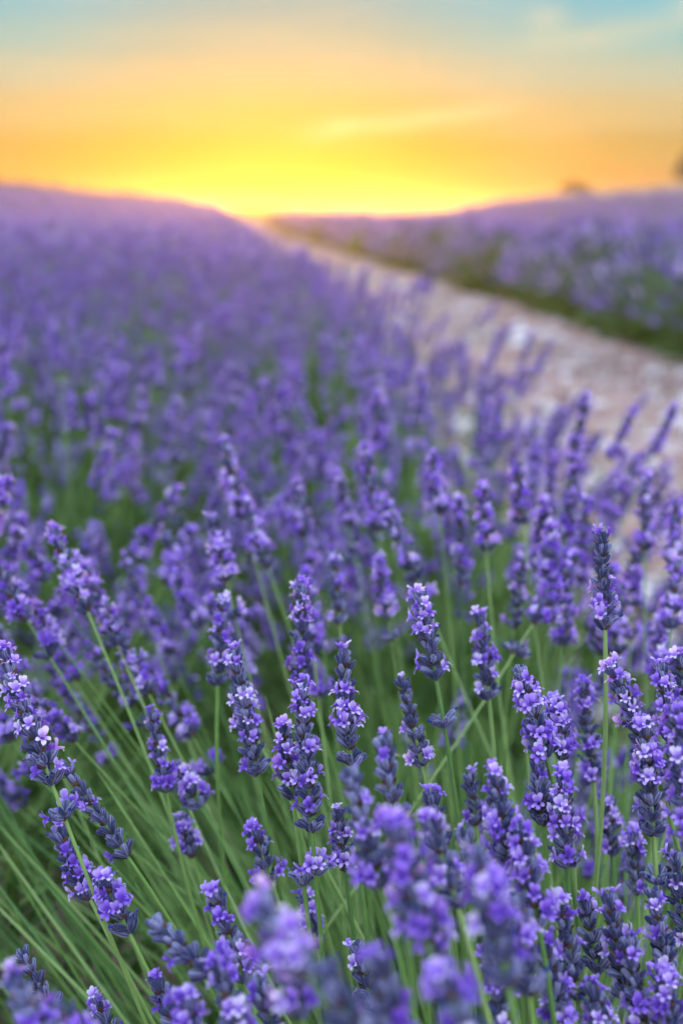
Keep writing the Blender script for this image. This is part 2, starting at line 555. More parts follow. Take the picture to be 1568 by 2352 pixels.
def scatter(name, key, pos, rot, scl, label, cat, parent=None, idx=None):
    """one object whose points carry copies of the library meshes (stuff)"""
    c, n = lib[key]
    pos = np.asarray(pos, dtype=np.float32)
    me = bpy.data.meshes.new(name)
    me.vertices.add(len(pos))
    me.vertices.foreach_set('co', pos.ravel())
    for nm, typ, val in (('rot', 'FLOAT_VECTOR', np.asarray(rot, dtype=np.float32).ravel()), ('scl', 'FLOAT', np.asarray(scl, dtype=np.float32)),
                         ('pick', 'INT', np.asarray(RS.randint(0, n, len(pos)) if idx is None else idx, dtype=np.int32))):
        a = me.attributes.new(nm, typ, 'POINT')
        a.data.foreach_set('vector' if typ == 'FLOAT_VECTOR' else 'value', val)
    o = link(bpy.data.objects.new(name, me), parent)
    g = bpy.data.node_groups.new(name, 'GeometryNodeTree')
    g.interface.new_socket('Geometry', in_out='INPUT', socket_type='NodeSocketGeometry')
    g.interface.new_socket('Geometry', in_out='OUTPUT', socket_type='NodeSocketGeometry')
    gi, go = g.nodes.new('NodeGroupInput'), g.nodes.new('NodeGroupOutput')
    ci = g.nodes.new('GeometryNodeCollectionInfo')
    ci.inputs['Collection'].default_value = c
    ci.inputs['Separate Children'].default_value = True
    ci.inputs['Reset Children'].default_value = True
    iop = g.nodes.new('GeometryNodeInstanceOnPoints')
    iop.inputs['Pick Instance'].default_value = True

    def attr(nm, typ):
        n_ = g.nodes.new('GeometryNodeInputNamedAttribute')
        n_.data_type = typ
        n_.inputs['Name'].default_value = nm
        return n_.outputs[0]
    e2r = g.nodes.new('FunctionNodeEulerToRotation')
    g.links.new(attr('rot', 'FLOAT_VECTOR'), e2r.inputs[0])
    g.links.new(e2r.outputs[0], iop.inputs['Rotation'])
    g.links.new(attr('scl', 'FLOAT'), iop.inputs['Scale'])
    g.links.new(attr('pick', 'INT'), iop.inputs['Instance Index'])
    g.links.new(gi.outputs[0], iop.inputs['Points'])
    g.links.new(ci.outputs[0], iop.inputs['Instance'])
    g.links.new(iop.outputs[0], go.inputs[0])
    md = o.modifiers.new('scatter', 'NODES')
    md.node_group = g
    tag(o, label, cat, kind='stuff')
    return o


library('pebble', stone_meshes)
rest = stones[280:]
extra = [(RS.uniform(PATH_L + 0.1, PATH_R) - ROW_SLOPE * s, s, RS.uniform(0.006, 0.022)) for s in RS.uniform(0.8, 16, 9000)]
allp = rest + extra
scatter('gravel', 'pebble', [(x, y, float(ground_h(x, y)) + 0.02) for x, y, s in allp], RS.uniform(0, 6.3, (len(allp), 3)), [s for _, _, s in allp],
        None, None, parent=path)


# ------------------------------------------------------------------ lavender: the pieces of a flower spike (metres)
MM = 0.001


def calyx_piece(sides=10, seed=0):
    rs = np.random.RandomState(seed)
    zs = np.array([0, 1.0, 2.9, 5.0, 6.4, 7.0]) * MM
    rad = np.array([0.5, 1.05, 1.42, 1.45, 1.2, 0.5]) * MM
    if sides < 8:
        zs, rad = zs[[0, 2, 4, 5]], rad[[0, 2, 4, 5]]
    V = []
    bend = rs.uniform(-0.6, 0.6) * MM
    for z, r in zip(zs, rad):
        for k in range(sides):
            a = 2 * math.pi * k / sides
            rib = 1.0 + (0.10 if k % 2 else -0.06) * (sides >= 8)
            V.append((r * rib * math.cos(a) + bend * (z / 0.006) ** 2, r * rib * math.sin(a), z + (0.25 * MM * rs.rand() if z > 0.005 else 0)))
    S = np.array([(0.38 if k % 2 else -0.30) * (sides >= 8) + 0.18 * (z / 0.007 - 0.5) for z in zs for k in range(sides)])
    return np.array(V), grid_quads(len(zs), sides, True), S


def floret_piece(seed=0, hi=True):
    """two-lipped corolla: a tube, two broad upper lobes and three smaller lower ones; +Y is the upper lip"""
    rs = np.random.RandomState(seed)
    V, Q, n = [], [], 0
    sides = 8 if hi else 5
    tz, tr = ([5.4, 7.2, 8.2], [0.75, 0.95, 1.35]) if hi else ([5.4, 8.0], [0.8, 1.3])
    tv = [(r * MM * math.cos(2 * math.pi * k / sides), r * MM * math.sin(2 * math.pi * k / sides), z * MM) for z, r in zip(tz, tr) for k in range(sides)]
    V += tv
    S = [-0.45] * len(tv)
    Q.append(grid_quads(len(tz), sides, True))
    n = len(V)
    nl, nw = (5, 5) if hi else (3, 3)
    lobes = [(64, 4.2, 3.2, 0.35), (116, 4.2, 3.2, 0.35), (208, 2.6, 2.0, 1.3), (270, 2.9, 2.2, 1.4), (332, 2.6, 2.0, 1.3)]
    for ang, ln, wd, flare in lobes:
        ang = R(ang + rs.uniform(-8, 8))
        ln *= rs.uniform(0.78, 1.2)
        flare += rs.uniform(-0.3, 0.4)
        curl = rs.uniform(0.2, 1.5)
        wd *= rs.uniform(0.78, 1.05)
        wav = rs.uniform(0, 6.3)
        ra = np.array([math.cos(ang), math.sin(ang), 0])
        ta = np.array([-math.sin(ang), math.cos(ang), 0])
        p = ra * 1.25 + np.array([0, 0, 7.9])
        th = 0.25
        pts = []
        for i in range(nl):
            f = i / (nl - 1)
            w_ = wd * (0.42 + 0.62 * math.sin(math.pi * min(0.16 + 0.72 * f, 1.0)) ** 0.8) * (0.55 if f == 1 else 1)
            for j in range(nw):
                u = 2 * j / (nw - 1) - 1
                cup = 0.30 * u * u * (1 - f) + 0.22 * math.sin(wav + 3 * u + 2.5 * f) * f
                notch = -0.5 * (1 - abs(u)) * (f == 1) * (flare < 1)
                q_ = p + ta * (u * w_ / 2) + np.array([0, 0, 1.0]) * cup + ra * (notch + 0.25 * abs(u) * (f == 1) * -1)
                pts.append(q_ * MM)
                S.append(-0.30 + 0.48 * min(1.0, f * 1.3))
            step = ln / (nl - 1)
            th = 0.25 + (flare + curl * f) * (0.4 + 0.6 * f)
            p = p + step * (ra * math.sin(th) + np.array([0, 0, math.cos(th)]))
        V += [tuple(q_) for q_ in pts]
        Q.append(grid_quads(nl, nw, False) + n)
        n = len(V)
    return np.array(V), np.vstack(Q), np.array(S)


def wither_piece(seed=0):
    rs = np.random.RandomState(seed)
    zs = np.array([6.0, 7.0, 8.2, 8.9]) * MM
    rad = np.array([0.6, 0.55, 1.0, 0.5]) * MM
    V = [(r * rs.uniform(0.5, 1.4) * math.cos(k * 1.257), r * rs.uniform(0.5, 1.4) * math.sin(k * 1.257), z + rs.uniform(-0.3, 0.3) * MM) for z, r in zip(zs, rad) for k in range(5)]
    return np.array(V), grid_quads(4, 5, True), np.zeros(len(V))


def bract_piece():
    V = []
    for i in range(4):
        f = i / 3
        w_ = [1.2, 2.3, 1.5, 0.15][i]
        for u in (-1, 0, 1):
            V.append((u * w_ * MM, 1.2 * MM * (1 - abs(u) * 0.5) * 0 + (0.5 * abs(u)) * MM, 4.8 * f * MM))
    return np.array(V), grid_quads(4, 3, False), np.zeros(len(V))


def spike_layout(rs, length, nwh, bloom, gap=0.0, width=1.0, crowd=1.0, smooth_top=False):
    """pieces of one spike in its own frame (origin at its lowest close whorl, +Z to the tip): list of whorls, each
    (z, [(kind, 4x4, variant)])"""
    out = []
    zz = [(i / max(nwh - 1, 1)) ** 0.92 * (length - 0.007) for i in range(nwh)]
    if gap:
        zz = [-gap] + zz
    for w, z in enumerate(zz):
        f = max(z, 0) / length
        pieces = []
        nside = max(2, int(round((5.2 - 2.2 * f) * crowd + rs.uniform(-0.6, 0.6))))
        base = (w % 2) * math.pi / 2 + rs.uniform(-0.25, 0.25)
        b = float(np.clip(bloom * 0.74 + 0.36 * rs.randn(), 0.0, 0.9)) if bloom > 0.02 else 0.0
        sz = (1.0 - 0.22 * f) * rs.uniform(0.94, 1.06) * (0.75 + 0.25 * width)
        for s in (0, 1):
            for k in range(nside):
                u = (k + 0.5) / nside * 2 - 1
                phi = base + s * math.pi + u * R(72) + rs.uniform(-0.12, 0.12)
                tilt = R((50 - 30 * f) * (0.72 + 0.28 * width) + rs.uniform(-13, 11) + (7 if k % 2 else -6) + (8 if z < 0 else 0))
                dr = np.array([math.sin(tilt) * math.cos(phi), math.sin(tilt) * math.sin(phi), math.cos(tilt)])
                org = np.array([0.9 * MM * math.cos(phi), 0.9 * MM * math.sin(phi), rs.uniform(-1.2, 1.6) * MM + (0.8 if k % 2 else -0.5) * MM])
                F3 = frame_z(dr, (0, 0, 1)) @ rotz3(rs.uniform(-0.5, 0.5))
                M = mat4(F3, org, sz * rs.uniform(0.86, 1.1))
                pieces.append(('calyx', M, rs.randint(4)))
                q = rs.rand()
                if q < b:
                    pieces.append(('floret', M, rs.randint(6)))
                elif q < b + 0.12:
                    pieces.append(('withered_floret', M, rs.randint(3)))
            phi = base + s * math.pi
            dr = np.array([0.75 * math.cos(phi), 0.75 * math.sin(phi), 0.6])
            pieces.append(('bract', mat4(frame_z(dr, (-math.cos(phi), -math.sin(phi), 1)), np.array([0.9 * MM * math.cos(phi), 0.9 * MM * math.sin(phi), -1.6 * MM]), 0.9), 0))
        out.append((z, pieces))
    top = []
    for k in range(4):
        phi = k * 1.6 + rs.rand()
        tilt = R(rs.uniform(3, 20))
        dr = np.array([math.sin(tilt) * math.cos(phi), math.sin(tilt) * math.sin(phi), math.cos(tilt)])
        M = mat4(frame_z(dr, (math.cos(phi), math.sin(phi), 1)), np.array([0.7 * MM * math.cos(phi), 0.7 * MM * math.sin(phi), rs.uniform(-1.5, 1.0) * MM]), 0.85 * rs.uniform(0.8, 1.1))
        top.append(('calyx', M, rs.randint(4)))
        if rs.rand() < bloom * 0.6:
            top.append(('floret', M, rs.randint(6)))
    out.append((length - 0.006, top))
    return out


P_HI = {'calyx': [calyx_piece(10, i) for i in range(4)], 'floret': [floret_piece(20 + i, True) for i in range(6)],
        'withered_floret': [wither_piece(i) for i in range(3)], 'bract': [bract_piece()]}
P_LO = {'calyx': [calyx_piece(5, i) for i in range(4)], 'floret': [floret_piece(20 + i, False) for i in range(6)],
        'withered_floret': [wither_piece(i) for i in range(3)], 'bract': [bract_piece()]}
P_MAT = {'calyx': M_CALYX, 'floret': M_PETAL, 'withered_floret': M_WITHER, 'bract': M_BRACT}
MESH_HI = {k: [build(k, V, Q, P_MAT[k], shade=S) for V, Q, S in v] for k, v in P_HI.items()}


def bezier(p0, p1, p2, n):
    t = np.linspace(0, 1, n)[:, None]
    return (1 - t) ** 2 * p0 + 2 * t * (1 - t) * p1 + t * t * p2


SHADOW = []                                 # every stalk: (spike base, spike tip) for working out what shows


def hero_stalk(tip, base, foot, seed, label, bloom=0.5, gap=0.0, width=1.0, nwh=None, crowd=1.0, thick=1.0, group=None):
    """a stalk with every calyx and floret a piece of its own"""
    rs = np.random.RandomState(seed)
    tip, base, foot = map(np.asarray, (tip, base, foot))
    ax = tip - base
    length = float(np.linalg.norm(ax))
    ax = ax / length
    nwh = nwh or max(3, int(round(length / 0.0063)))
    reach = np.linalg.norm(base - foot)
    ctrl = base - ax * reach * 0.42
    root = empty('lavender_stalk', foot)
    tag(root, label, 'lavender', group or 'lavender stalks of the bush in front')
    # stem and rachis
    pth = np.vstack([bezier(foot, ctrl, base, 16)[:-1], base + np.outer(np.linspace(0, 1, 4), ax * (length - 0.008))])
    rad = np.concatenate([np.linspace(1.25, 1.0, 15), np.linspace(0.95, 0.5, 4)]) * MM * thick
    V, Q = tube(pth - foot, rad, 8, 0.16)
    link(bpy.data.objects.new('stem', build('stem', V, Q, M_STEM, tint=np.full(len(V), rs.rand()))), root)
    F = frame_z(ax, (rs.randn(), rs.randn(), 0.1)) @ rotz3(rs.uniform(0, 6.3))
    for z, pieces in spike_layout(rs, length, nwh, bloom, gap, width, crowd):
        org = base + ax * z
        if z < 0:                            # the set-apart whorl sits on the stem
            i = int(np.argmin(np.abs(np.linalg.norm(pth - base, axis=1) - (-z)) + 10 * (np.arange(len(pth)) > 15)))
            fine = bezier(foot, ctrl, base, 200)
            org = fine[int(np.argmin(np.abs(np.linalg.norm(fine - base, axis=1) + z)))]
        wm = None
        for kind, M, var in pieces:
            if kind == 'bract':
                continue
        jn = Joiner()
        br = [p for p in pieces if p[0] == 'bract']
        for k, M, var in br:
            jn.add(*P_HI['bract'][0][:2], 0, rs.rand(), M)
        V, Q = tube(np.array([[0, 0, -1.2], [0, 0, 0], [0, 0, 1.4]]) * MM, np.array([0.8, 1.5, 0.8]) * MM, 6)
        jn.add(V, Q, 1, rs.rand())
        wo_ = link(bpy.data.objects.new('whorl', jn.mesh('whorl', [M_BRACT, M_CALYX])), root)
        wo_.matrix_basis = Matrix(mat4(F, org - foot).tolist())
        for kind, M, var in pieces:
            if kind == 'bract':
                continue
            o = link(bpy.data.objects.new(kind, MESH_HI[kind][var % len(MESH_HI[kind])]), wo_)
            o.matrix_basis = Matrix(M.tolist())
    SHADOW.append((base, tip, 0.008 * width))
    return root


# stalk variants for the many: stem, calyces and florets each one shared mesh
VAR = []
STEM_LEN = 0.46
for i in range(16):
    rs = np.random.RandomState(300 + i)
    ln = rs.uniform(0.036, 0.064)
    lay = spike_layout(rs, ln, max(4, int(round(ln / 0.0066))), rs.uniform(0.25, 0.95), rs.choice([0, 0, 0.016, 0.024]), rs.uniform(0.85, 1.15))
    a, b = Joiner(), Joiner()
    for z, pieces in lay:
        T = mat4(np.eye(3), (0, 0, z))
        for kind, M, var in pieces:
            V, Q, S = P_LO[kind][var % len(P_LO[kind])]
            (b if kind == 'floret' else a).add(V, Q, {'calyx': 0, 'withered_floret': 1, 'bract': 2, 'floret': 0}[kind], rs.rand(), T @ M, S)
    cx, cyv = rs.uniform(-0.05, 0.05, 2)
    t = np.linspace(-STEM_LEN, ln - 0.008, 12)
    k = np.clip(-t / STEM_LEN, 0, 1) ** 2
    V, Q = tube(np.stack([cx * k, cyv * k, t], -1), np.linspace(1.25, 0.6, 12) * MM, 5)
    VAR.append(dict(len=ln, stem=build('stem', V, Q, M_STEM, tint=np.full(len(V), rs.rand())), sv=(V, Q),
                    cal=a.mesh('calyces', [M_CALYX, M_WITHER, M_BRACT]), flo=b.mesh('florets', [M_PETAL]), a=a, b=b))
whole = []
for i, v in enumerate(VAR):
    j = Joiner()
    j.add(*v['sv'], 3, 0.4)
    base_mesh = j
    for src, off in ((v['a'], 0), (v['b'], 4)):
        base_mesh.V += src.V
        base_mesh.Q += [q + base_mesh.n for q in src.Q]
        base_mesh.M += [m + off for m in src.M]
        base_mesh.T += src.T
        base_mesh.S += src.S
        base_mesh.n += src.n
    whole.append(base_mesh.mesh('stalk', [M_CALYX, M_WITHER, M_BRACT, M_STEM, M_PETAL]))
library('stalk', whole)

# far clumps: a dozen simple stalks each
clumps = []
for i in range(6):
    rs = np.random.RandomState(500 + i)
    j = Joiner()
    for k in range(12):
        x, y = rs.uniform(-0.09, 0.09, 2)
        h0 = rs.uniform(-0.05, 0.05)
        lean = rs.uniform(-0.15, 0.15, 2)
        ln = rs.uniform(0.035, 0.065)
        p0, p1, p2 = np.array([x - lean[0] * 0.3, y - lean[1] * 0.3, h0 - 0.25]), np.array([x, y, h0]), np.array([x + lean[0] * ln, y + lean[1] * ln, h0 + ln])
        V, Q = tube(np.array([p0, (p0 + p1) / 2, p1]), [0.0014] * 3, 3)
        j.add(V, Q, 0, rs.rand())
        V, Q = tube(np.linspace(p1, p2, 6), np.array([0.003, 0.0075, 0.0055, 0.0080, 0.0060, 0.0025]), 6)
        V = V + rs.uniform(-0.002, 0.002, V.shape)
        mi = rs.choice([1, 2, 1, 2, 1], len(Q))
        j.V.append(V)
        j.Q.append(Q + j.n)
        j.M.append(mi)
        j.T.append(np.full(len(V), rs.rand()))
        j.S.append(np.zeros(len(V)))
        j.n += len(V)
    clumps.append(j.mesh('clump', [M_STEM, M_PETAL, M_CALYX], smooth=False))
library('clump', clumps)

# leafy shoots
tufts = []
for i in range(6):
    rs = np.random.RandomState(600 + i)
    j = Joiner()
    for k in range(22):
        ang, tl, ln = rs.uniform(0, 6.3), rs.uniform(0.15, 0.8), rs.uniform(0.03, 0.065)
        d = np.array([math.sin(tl) * math.cos(ang), math.sin(tl) * math.sin(ang), math.cos(tl)])
        sd = np.array([-math.sin(ang), math.cos(ang), 0])
        p0 = np.array([rs.uniform(-0.01, 0.01), rs.uniform(-0.01, 0.01), rs.uniform(0, 0.05)])
        V = []
        for f, w_ in ((0, 0.0012), (0.4, 0.0024), (0.8, 0.0018), (1.0, 0.0003)):
            c_ = p0 + d * ln * f + np.array([0, 0, -0.012 * f * f])
            V += [c_ - sd * w_, c_ + sd * w_]
        j.add(np.array(V), grid_quads(4, 2, False), 0, rs.rand())
    tufts.append(j.mesh('tuft', [M_LEAF]))
library('tuft', tufts)
# broad leafy hummocks that close the inside of far bushes
hum = []
for i in range(3):
    rs = np.random.RandomState(650 + i)
    V = []
    for a in range(7):
        th = a / 6 * math.pi * 0.5
        for b in range(14):
            ph = 2 * math.pi * b / 14
            r = 0.34 * rs.uniform(0.82, 1.12)
            V.append((r * math.sin(th + 0.08) * math.cos(ph), r * math.sin(th + 0.08) * math.sin(ph), 0.02 + 1.05 * r * math.cos(th)))
    hum.append(build('hummock', np.array(V), grid_quads(7, 14, True)[:, ::-1], M_LEAF, tint=RS.rand(len(V)), smooth=False))
library('hummock', hum)

# ------------------------------------------------------------------ the stalks of the bush in front, each read from the photograph
FOOT = np.array([0.06, 0.40, 0.27])


def foot_for(base, rs):
    d = base - FOOT
    return FOOT + np.array([d[0] * 0.38 + rs.uniform(-0.03, 0.03), d[1] * 0.35 + rs.uniform(-0.03, 0.03), rs.uniform(-0.04, 0.02)])


# tip x, y, base x, y, depth at tip, depth at base, bloom, gap, width, crowd, label
HERO = [
    (786, 1492, 806, 1752, .462, .462, .50, .0, 1.05, 1.1, 'plump sharp lavender spike with two grey buds at its tip'),
    (690, 1568, 716, 1905, .458, .458, .52, .020, 1.0, 1.0, 'longest sharp lavender spike, a set-apart whorl on bare stem below it'),
    (650, 1660, 672, 1830, .475, .472, .45, .040, .85, .8, 'narrow lavender spike half hidden behind the longest sharp spike'),
    (536, 1484, 590, 1775, .50, .50, .60, .0, .95, 1.0, 'lavender spike with dark gaps between its whorls, beside the longest spike'),
    (508, 1372, 500, 1570, .565, .565, .75, .0, 1.0, 1.0, 'full pale lavender spike just behind the spike with dark gaps'),
    (690, 1342, 692, 1565, .535, .54, .65, .0, .95, 1.0, 'upright lavender spike standing behind the longest sharp spike'),
    (962, 1358, 1000, 1555, .50, .50, .55, .024, .95, 1.0, 'lavender spike with grey waist and a round whorl set apart below'),
    (922, 1553, 968, 1755, .50, .50, .62, .0, .8, .9, 'slim lavender spike between the plump spike and the waisted one'),
    (1380, 1216, 1388, 1440, .50, .50, .58, .0, .85, .95, 'tall lone lavender spike on a long bare stem above the others'),
    (1102, 1408, 1122, 1600, .545, .545, .70, .0, 1.0, 1.0, 'leafy looking thick lavender spike behind the waisted spike'),
    (1192, 1528, 1252, 1735, .455, .455, .32, .0, 1.1, 1.1, 'lavender spike with shrivelled tips and closed grey buds'),
    (1272, 1600, 1292, 1740, .475, .475, .70, .0, .85, .9, 'short purple spike leaning on the one with shrivelled tips'),
    (1338, 1560, 1362, 1790, .55, .55, .35, .0, .9, 1.0, 'dark budded lavender spike behind the long bare stem'),
    (1400, 1520, 1490, 1740, .468, .468, .62, .0, .95, .9, 'slanting lavender spike with brown bracts near the path side'),
    (1478, 1655, 1500, 1915, .445, .445, .48, .022, 1.15, 1.1, 'thick lavender spike with dark blue lower buds and open flowers on top'),
    (1516, 1522, 1560, 1840, .462, .462, .45, .0, 1.0, 1.0, 'tall lavender spike with ribbed grey buds behind the thick dark one'),
    (1556, 1625, 1585, 1930, .405, .405, .62, .0, 1.0, 1.0, 'lavender spike standing in front of the tall ribbed one'),
    (1556, 1500, 1580, 1640, .49, .49, .75, .0, .9, 1.0, 'pale flowering tip rising past the tall ribbed spike'),
    (1232, 1745, 1246, 1890, .452, .452, .50, .0, 1.0, 1.0, 'short lavender spike with pale erect petals under the shrivelled tips'),
    (1292, 1775, 1302, 1985, .435, .435, .60, .0, 1.0, 1.15, 'dense lavender spike with dark throated flowers and curled buds'),
    (1134, 1768, 1170, 2010, .405, .405, .55, .0, 1.05, 1.0, 'soft lavender spike with bluish buds before the dense dark throated one'),
    (1190, 1890, 1235, 2120, .395, .39, .60, .0, 1.0, 1.0, 'hanging mass of open lavender florets below the soft bluish spike'),
    (878, 1682, 905, 1880, .395, .392, .30, .0, .95, .9, 'pinkish grey lavender spike just behind the pale front cluster'),
    (800, 1765, 872, 2030, .36, .355, .45, .0, 1.05, 1.0, 'pale grey violet spike of the front cluster beneath the plump spike'),
    (900, 1880, 975, 2150, .335, .33, .55, .0, 1.1, 1.0, 'large blurry lavender spike in the middle of the front cluster'),
    (985, 1870, 1050, 2080, .365, .36, .60, .0, 1.0, 1.0, 'lavender spike of the front cluster with mauve upper florets'),
    (1092, 1945, 1165, 2260, .325, .315, .50, .0, 1.1, 1.0, 'largest lavender spike of the front cluster with pink top petals'),
    (588, 2068, 700, 2230, .30, .295, .62, .0, 1.0, .9, 'very pale blurry spike tip poking up beside thin green stems'),
    (735, 2200, 830, 2400, .29, .285, .62, .0, 1.0, .9, 'very pale blurry spike below the two thin green stems'),
    (862, 2185, 905, 2420, .315, .31, .58, .0, 1.0, 1.0, 'blurry lavender spike under the middle of the front cluster'),
    (1010, 2225, 1090, 2440, .30, .295, .55, .0, 1.1, 1.0, 'blurry lavender spike below the largest one of the front cluster'),
    (960, 2060, 1030, 2300, .345, .34, .48, .0, 1.0, 1.0, 'dim bluish lavender spike deep inside the front cluster'),
    (4, 1486, 118, 1795, .462, .458, .52, .018, 1.0, 1.0, 'sharp lavender spike leaning far over on a long clear green stem'),
    (142, 1752, 292, 1965, .49, .485, .22, .0, .85, .85, 'thin mostly grey lavender spike leaning beside a long pale stem'),
    (128, 1902, 205, 2060, .48, .475, .42, .0, .9, .9, 'small leaning spike with two pale flowers at its tip'),
    (232, 2012, 296, 2140, .448, .445, .85, .0, 1.1, 1.25, 'short barrel shaped lavender spike packed with dark throated florets'),
    (346, 1625, 382, 1815, .53, .53, .40, .0, .75, .8, 'thin lavender spike with one bright floret low on its side'),
    (400, 1752, 460, 1850, .545, .54, .80, .0, 1.05, 1.1, 'stubby round lavender head touching the thin spike with bright floret'),
    (580, 1900, 622, 2020, .50, .50, .68, .0, 1.0, 1.0, 'stubby lavender head crossed by a thin green stem'),
    (410, 1870, 440, 1965, .56, .56, .55, .0, .9, 1.0, 'dim little lavender head low among the green stems'),
    (488, 2036, 560, 2250, .43, .425, .52, .0, 1.0, 1.0, 'lavender spike with blunt white bud on top, low in the bush'),
    (342, 2112, 480, 2235, .395, .385, .35, .0, .95, .95, 'leaning greyish spike below the barrel shaped one'),
    (352, 2240, 440, 2420, .425, .42, .48, .0, .95, .95, 'leaning lavender spike with pointed grey buds at the bush foot'),
    (500, 2200, 560, 2440, .36, .355, .62, .0, 1.05, 1.0, 'soft lavender spike crowded beside the blunt white bud'),
    (590, 2240, 650, 2440, .385, .38, .62, .0, .9, 1.0, 'lavender spike half buried under the very pale blurry tip'),
    (44, 2176, 122, 2320, .452, .45, .02, .0, .6, .6, 'thin unopened lavender spike of bare grey buds'),
    (20, 2235, 130, 2440, .34, .335, .62, .0, 1.0, 1.0, 'pale blurry leaning spike in front of the bare grey buds'),
    (110, 2300, 215, 2470, .345, .34, .7, .0, 1.0, 1.0, 'whitish blurry spike at the foot of the bare grey buds'),
    (812, 2165, 862, 2330, .452, .45, .28, .0, .8, .8, 'slender dark lavender spike with two violet florets low between stems'),
    (1395, 2052, 1440, 2290, .425, .42, .48, .0, 1.05, 1.0, 'lavender spike with grey crown low on the path side'),
    (1495, 2035, 1535, 2245, .435, .43, .40, .0, .9, .9, 'narrow lavender spike next to the grey crowned one'),
    (1340, 2060, 1372, 2230, .445, .44, .45, .0, .9, .9, 'lavender spike tucked behind the grey crowned one'),
    (1452, 1905, 1462, 2050, .53, .53, .55, .0, .9, 1.0, 'soft lavender spike seen between the thick dark one and the dense one'),
    (1078, 1772, 1092, 1890, .525, .525, .65, .0, .95, 1.0, 'stubby lavender head beside the soft bluish spike'),
    (775, 1852, 792, 1995, .485, .485, .22, .0, .9, 1.0, 'dark shaded lavender spike right behind the longest spike'),
    (1250, 2150, 1290, 2400, .40, .395, .45, .0, 1.0, 1.0, 'bluish lavender spike low beneath the dense dark throated one'),
    (1360, 2260, 1400, 2440, .40, .395, .55, .0, 1.0, 1.0, 'lavender spike crowding the foot of the grey crowned one'),
    (1125, 2180, 1175, 2420, .385, .38, .5, .0, 1.0, 1.0, 'dim lavender spike under the hanging mass of open florets'),
    (700, 2050, 725, 2170, .52, .52, .55, .0, .9, 1.0, 'small shaded lavender head seen between the two thin green stems'),
    (640, 2130, 690, 2330, .335, .33, .62, .0, 1.05, 1.0, 'blurry lavender spike beside the very pale tip by the thin stems'),
    (1180, 2050, 1215, 2280, .355, .35, .5, .0, 1.05, 1.0, 'soft lavender spike at the path side of the front cluster'),
    (1285, 2060, 1325, 2290, .415, .41, .5, .0, 1.0, 1.0, 'lavender spike standing below the curled buds of the dense one'),
    (1440, 2150, 1480, 2380, .41, .405, .45, .0, 1.0, 1.0, 'lavender spike rising between the grey crowned one and the narrow one'),
    (1520, 2230, 1560, 2440, .40, .395, .5, .0, 1.0, 1.0, 'lavender spike at the foot of the narrow one'),
    (1545, 1960, 1575, 2160, .45, .45, .5, .0, 1.0, 1.0, 'lavender spike below the set-apart whorl of the thick dark one'),
    (1395, 1830, 1405, 1960, .56, .56, .55, .0, 1.0, 1.0, 'small soft head close to the long bare stem'),
    (985, 1812, 1010, 1950, .43, .43, .35, .0, 1.0, 1.0, 'lavender tip with two grey buds peeping over the front cluster'),
    (1060, 1900, 1110, 2060, .40, .395, .6, .0, 1.0, 1.0, 'lavender spike with white erect petals peeping over the front cluster'),
    (420, 2290, 470, 2460, .36, .355, .6, .0, 1.0, 1.0, 'soft lavender spike next to the pointed grey buds'),
    (215, 2290, 290, 2440, .48, .47, .5, .0, .9, 1.0, 'small dim spike low among green stems near the bush foot'),
]
for i, (tx, ty, bx, by, dt, db, bloom, gap, width, crowd, label) in enumerate(HERO):
    rs = np.random.RandomState(1000 + i)
    near = 0.93 if dt < 0.35 else 1.0           # the softest ones stand closest
    tip, base = at(tx, ty, dt * near), at(bx, by, db * near)
    hero_stalk(tip, base, foot_for(base, rs), 1100 + i, label, bloom, gap, width, None, crowd)

# ------------------------------------------------------------------ all other stalks of the near rows
STALKS = []                                 # (head base, axis, scale, variant, roll)


def lean_at(px):
    return R(np.interp(px, [0, 350, 900, 1250, 1568], [-42, -30, -8, 2, 14]))


def photo_stalk(px, py, depth, rs, lean=None, sc=None):
    a = lean_at(px) + rs.uniform(-0.15, 0.15) if lean is None else R(lean)
    base = at(px, py, depth)
    ax = C_R * math.sin(a) + (C_U * 0.93 + C_F * 0.1 + C_F * rs.uniform(-0.25, 0.25)) * math.cos(a)
    ax /= np.linalg.norm(ax)
    STALKS.append((base, ax, sc or rs.uniform(0.9, 1.15), rs.randint(16), rs.uniform(0, 6.3), True))


rs = np.random.RandomState(77)
